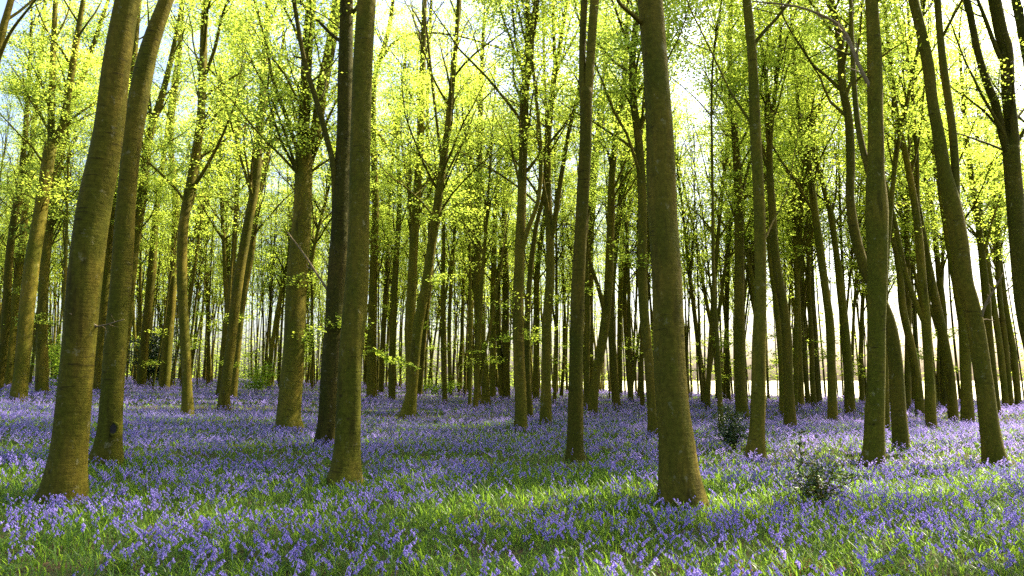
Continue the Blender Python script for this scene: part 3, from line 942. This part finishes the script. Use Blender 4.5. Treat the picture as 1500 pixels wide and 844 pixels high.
def scatter(mb, arrs, X, Y, Z, yaw, sc, tx, ty):
    """merge copies of the little meshes into one carpet"""
    pick = rng.integers(0, len(arrs), len(X))
    for v in range(len(arrs)):
        s = np.nonzero(pick == v)[0]
        if not len(s): continue
        V, F4, F3 = arrs[v]
        c, sn = np.cos(yaw[s])[:, None], np.sin(yaw[s])[:, None]
        k = sc[s][:, None]
        x = (V[None, :, 0] * c - V[None, :, 1] * sn) * k; y = (V[None, :, 0] * sn + V[None, :, 1] * c) * k
        z = V[None, :, 2] * k
        x = x + tx[s][:, None] * z; y = y + ty[s][:, None] * z
        W = np.stack([x + X[s][:, None], y + Y[s][:, None], z + Z[s][:, None]], -1).reshape(-1, 3)
        o = (np.arange(len(s)) * len(V))[:, None, None]
        mb.add(W, (F4[None] + o).reshape(-1, 4) if len(F4) else None, (F3[None] + o).reshape(-1, 3) if len(F3) else None)


def vnoise(x, y, s, seed):
    """smooth patchiness, about 0..1"""
    r = np.random.default_rng(seed); a = np.zeros_like(x)
    for q in range(10):
        th = r.uniform(0, 6.28); f = r.uniform(.5, 1.7) / s
        a += np.sin((x * math.cos(th) + y * math.sin(th)) * f * 6.28 + r.uniform(0, 6.28))
    return 1 / (1 + np.exp(-a * .75))


def flower_density(x, y):
    """1 = solid blue, 0 = only green"""
    d = .18 + .82 * vnoise(x, y, 2.4, 3)
    d *= .35 + .65 * vnoise(x, y, .7, 4)
    # greener drift up the middle and along the front
    path = np.exp(-((x + .07 * y - .9 + .8 * np.sin(y * .35)) / (1.3 + .02 * y)) ** 2) * (y < 24)
    d *= 1 - .66 * path * (y > 7.0)
    d *= 1 - .50 * np.clip((6.9 - y) / 1.6, 0, 1) * (.6 + .4 * vnoise(x, y, 1.1, 9))
    d = np.where(y > 14, d * .75 + .25, d)
    d = d * np.where(y < 11, .92, 1.0)
    return np.clip(d * 1.2, .05, 1)


def sample(dens, y0, y1, margin=2.5):
    area = .76 * (y1 ** 2 - y0 ** 2) * 1.04 + 2 * margin * (y1 - y0)
    n = int(area * dens)
    yy = rng.uniform(y0, y1, n * 2); half = .78 * yy + margin
    keep = rng.uniform(0, 1, n * 2) < half / (.78 * y1 + margin)
    yy = yy[keep][:n]; half = half[keep][:n]
    xx = rng.uniform(-1, 1, len(yy)) * half
    ok = yy < edge_y(xx) + 3
    return xx[ok], yy[ok]


KIND = {}
for det in (2, 1, 0):
    KIND[det] = [spike(np.random.default_rng(300 + q), np.random.default_rng(400 + q).uniform(.20, .35), 5 + q % 5, det) for q in range(8)]

stem_mb, bell_mb = MB(), MB()
fronts = []
for (y0, y1, dens, det, grow) in ((4.6, 12, 118, 1, .92), (12, 25, 72, 0, .95), (25, 48, 22, 0, 1.25), (48, 84, 8, 0, 1.6)):
    x, y = sample(dens, y0, y1)
    k = rng.uniform(0, 1, len(x)) < flower_density(x, y); x, y = x[k], y[k]
    A = np.array(placed[:len(TREES)])
    dist = np.min(np.hypot(x[:, None] - A[None, :, 0], y[:, None] - A[None, :, 1]), axis=1)
    k = dist > .26; x, y = x[k], y[k]
    z = hz(x, y) - .01; n = len(x)
    yaw = rng.uniform(0, 6.28, n); sc = rng.uniform(.58, 1.08, n) * grow
    tx, ty = rng.normal(0, .22, n), rng.normal(0, .22, n)
    if det == 1:
        # the row nearest the lens is planted one by one
        py = 422 - FPX * ((z + .25 - CAM_H) * CT - y * ST) / (y * CT + (z + .25 - CAM_H) * ST)
        vis = (py < 846) & (np.abs(x / y) < .76)
        order = np.argsort(np.where(vis, y, 1e9))[:300]
        fronts = [(x[q], y[q], z[q], yaw[q], sc[q]) for q in order]
        k = np.ones(n, bool); k[order] = False
        x, y, z, yaw, sc, tx, ty = (a[k] for a in (x, y, z, yaw, sc, tx, ty))
    # separate lists keep stem and bells of a plant on the same spot
    st_state = rng.bit_generator.state
    scatter(stem_mb, [arrays(s) for s, b in KIND[det]], x, y, z, yaw, sc, tx, ty)
    rng.bit_generator.state = st_state
    scatter(bell_mb, [arrays(b) for s, b in KIND[det]], x, y, z, yaw, sc, tx, ty)
bc = link('bluebell_carpet', bell_mb.mesh('bluebell_carpet', M_BELL))
tag(bc, 'carpet of violet blue bluebells covering the floor of the wood', 'bluebells', kind='stuff')
sc_ = link('stems', stem_mb.mesh('stems', M_STEM), bc); tag(sc_, kind='stuff')


def blade_arrays(r, segs, w):
    out = []
    for q in range(10):
        L = r.uniform(.20, .38); arch = r.uniform(.35, 1.75); V = []
        for i in range(segs + 1):
            f = i / segs; a = arch * f ** 1.4
            px = L * f * math.sin(a) * .9 + .01; pz = L * f * math.cos(a * .9) * .8
            ww = w * (1 - f ** 2.2) + .0008
            V += [[px, -ww, pz + abs(ww) * .3], [px, ww, pz + abs(ww) * .3]]
        F = [[2 * i, 2 * i + 1, 2 * i + 3, 2 * i + 2] for i in range(segs)]
        out.append((np.array(V), np.array(F), np.zeros((0, 3), int)))
    return out


r = np.random.default_rng(77)
gm = MB()
for (y0, y1, dens, segs, w, grow) in ((4.4, 12, 680, 3, .0078, 1.0), (12, 25, 170, 2, .010, 1.05), (25, 84, 16, 2, .022, 1.15)):
    x, y = sample(dens, y0, y1)
    k = rng.uniform(0, 1, len(x)) < .55 + .45 * vnoise(x, y, 1.3, 21); x, y = x[k], y[k]
    n = len(x)
    sc = rng.uniform(.40, .86, n) * grow * (.8 + .35 * vnoise(x, y, 1.7, 22))
    scatter(gm, blade_arrays(r, segs, w), x, y, hz(x, y) - .01, rng.uniform(0, 6.28, n), sc, rng.normal(0, .2, n), rng.normal(0, .2, n))
tag(link('bluebell_leaves', gm.mesh('bluebell_leaves', M_BLADE)), 'strappy green bluebell leaves and grass between the flowers', 'leaves', kind='stuff')

# front row, plant by plant
front_me = []
for q, (s, b) in enumerate(KIND[2]):
    lm = MB(); rr = np.random.default_rng(900 + q); bl = blade_arrays(rr, 4, .006)
    for w in range(4):
        V, F, _ = bl[rr.integers(0, 10)]; a = rr.uniform(0, 6.28)
        V2 = np.stack([V[:, 0] * math.cos(a) - V[:, 1] * math.sin(a), V[:, 0] * math.sin(a) + V[:, 1] * math.cos(a), V[:, 2]], 1)
        lm.add(V2, F)
    front_me.append((s.mesh('stem', M_STEM), b.mesh('flower_spike', M_BELL), lm.mesh('leaves', M_BLADE)))
for (x, y, z, yaw, k) in fronts:
    root = bpy.data.objects.new('bluebell', None); root.empty_display_size = .05; COL.objects.link(root)
    root.location = (x, y, z); root.rotation_euler = (rng.normal(0, .1), rng.normal(0, .1), yaw); root.scale = (k, k, k)
    u = x / y
    side = ('left' if u < -.25 else 'middle' if u < .25 else 'right') + ' third'
    tag(root, 'violet drooping bluebell in the nearest row along the bottom edge of view, ' + side, 'flower', 'bluebells in the nearest row')
    for nm, me in zip(('stem', 'flower_spike', 'leaves'), front_me[rng.integers(0, len(front_me))]):
        link(nm, me, root)

# brown litter showing through at the bottom right
n = 500
dl = ground_hit(1190, 838, 0); c0 = at_depth(1190, 838, dl)[0]
X = c0[0] + rng.normal(0, .38, n); Y = c0[1] + rng.normal(-.05, .16, n)
mb = MB(); leaves(mb, np.stack([X, Y, hz(X, Y) + rng.uniform(.01, .05, n)], 1), .055, tilt=.5)
tag(link('leaf_litter', mb.mesh('leaf_litter', M_LITTER, False)), 'brown dead beech leaves lying in a gap at the bottom right', 'litter', kind='stuff')

# ------------------------------------------------------------------ daylight
SUN_AZ = math.radians(58)        # to the right of the view, ahead of the camera
SUN_EL = math.radians(48)
sd = Vector((math.sin(SUN_AZ) * math.cos(SUN_EL), math.cos(SUN_AZ) * math.cos(SUN_EL), math.sin(SUN_EL)))
sun = bpy.data.lights.new('sun', 'SUN'); sun.energy = 5.0; sun.angle = math.radians(.5); sun.color = (1, .90, .70)
so = bpy.data.objects.new('sun', sun); COL.objects.link(so)
so.rotation_euler = sd.to_track_quat('Z', 'Y').to_euler(); so.location = sd * 60

w = bpy.data.worlds.new('World'); S.world = w; w.use_nodes = True
N, L = w.node_tree.nodes, w.node_tree.links
sky = N.new('ShaderNodeTexSky'); sky.sky_type = 'NISHITA'; sky.sun_disc = False
sky.sun_elevation = SUN_EL; sky.sun_rotation = SUN_AZ
sky.air_density = 1.0; sky.dust_density = 4.5; sky.ozone_density = 1.0
bg = N['Background']; bg.inputs['Strength'].default_value = .10
L.new(sky.outputs[0], bg.inputs['Color'])

S.render.filter_size = 1.2
S.view_settings.view_transform = 'Standard'; S.view_settings.look = 'None'
S.view_settings.gamma = 1.0; S.view_settings.exposure = 2.25
try: S.view_settings.use_curve_mapping = False
except Exception: pass
cy = S.cycles
cy.max_bounces = 7; cy.diffuse_bounces = 4; cy.transmission_bounces = 5; cy.glossy_bounces = 2
cy.use_denoising = False
try: cy.denoiser = 'OPENIMAGEDENOISE'
except Exception: pass
cy.denoising_input_passes = 'RGB_ALBEDO_NORMAL'
cy.sample_clamp_indirect = 6.0
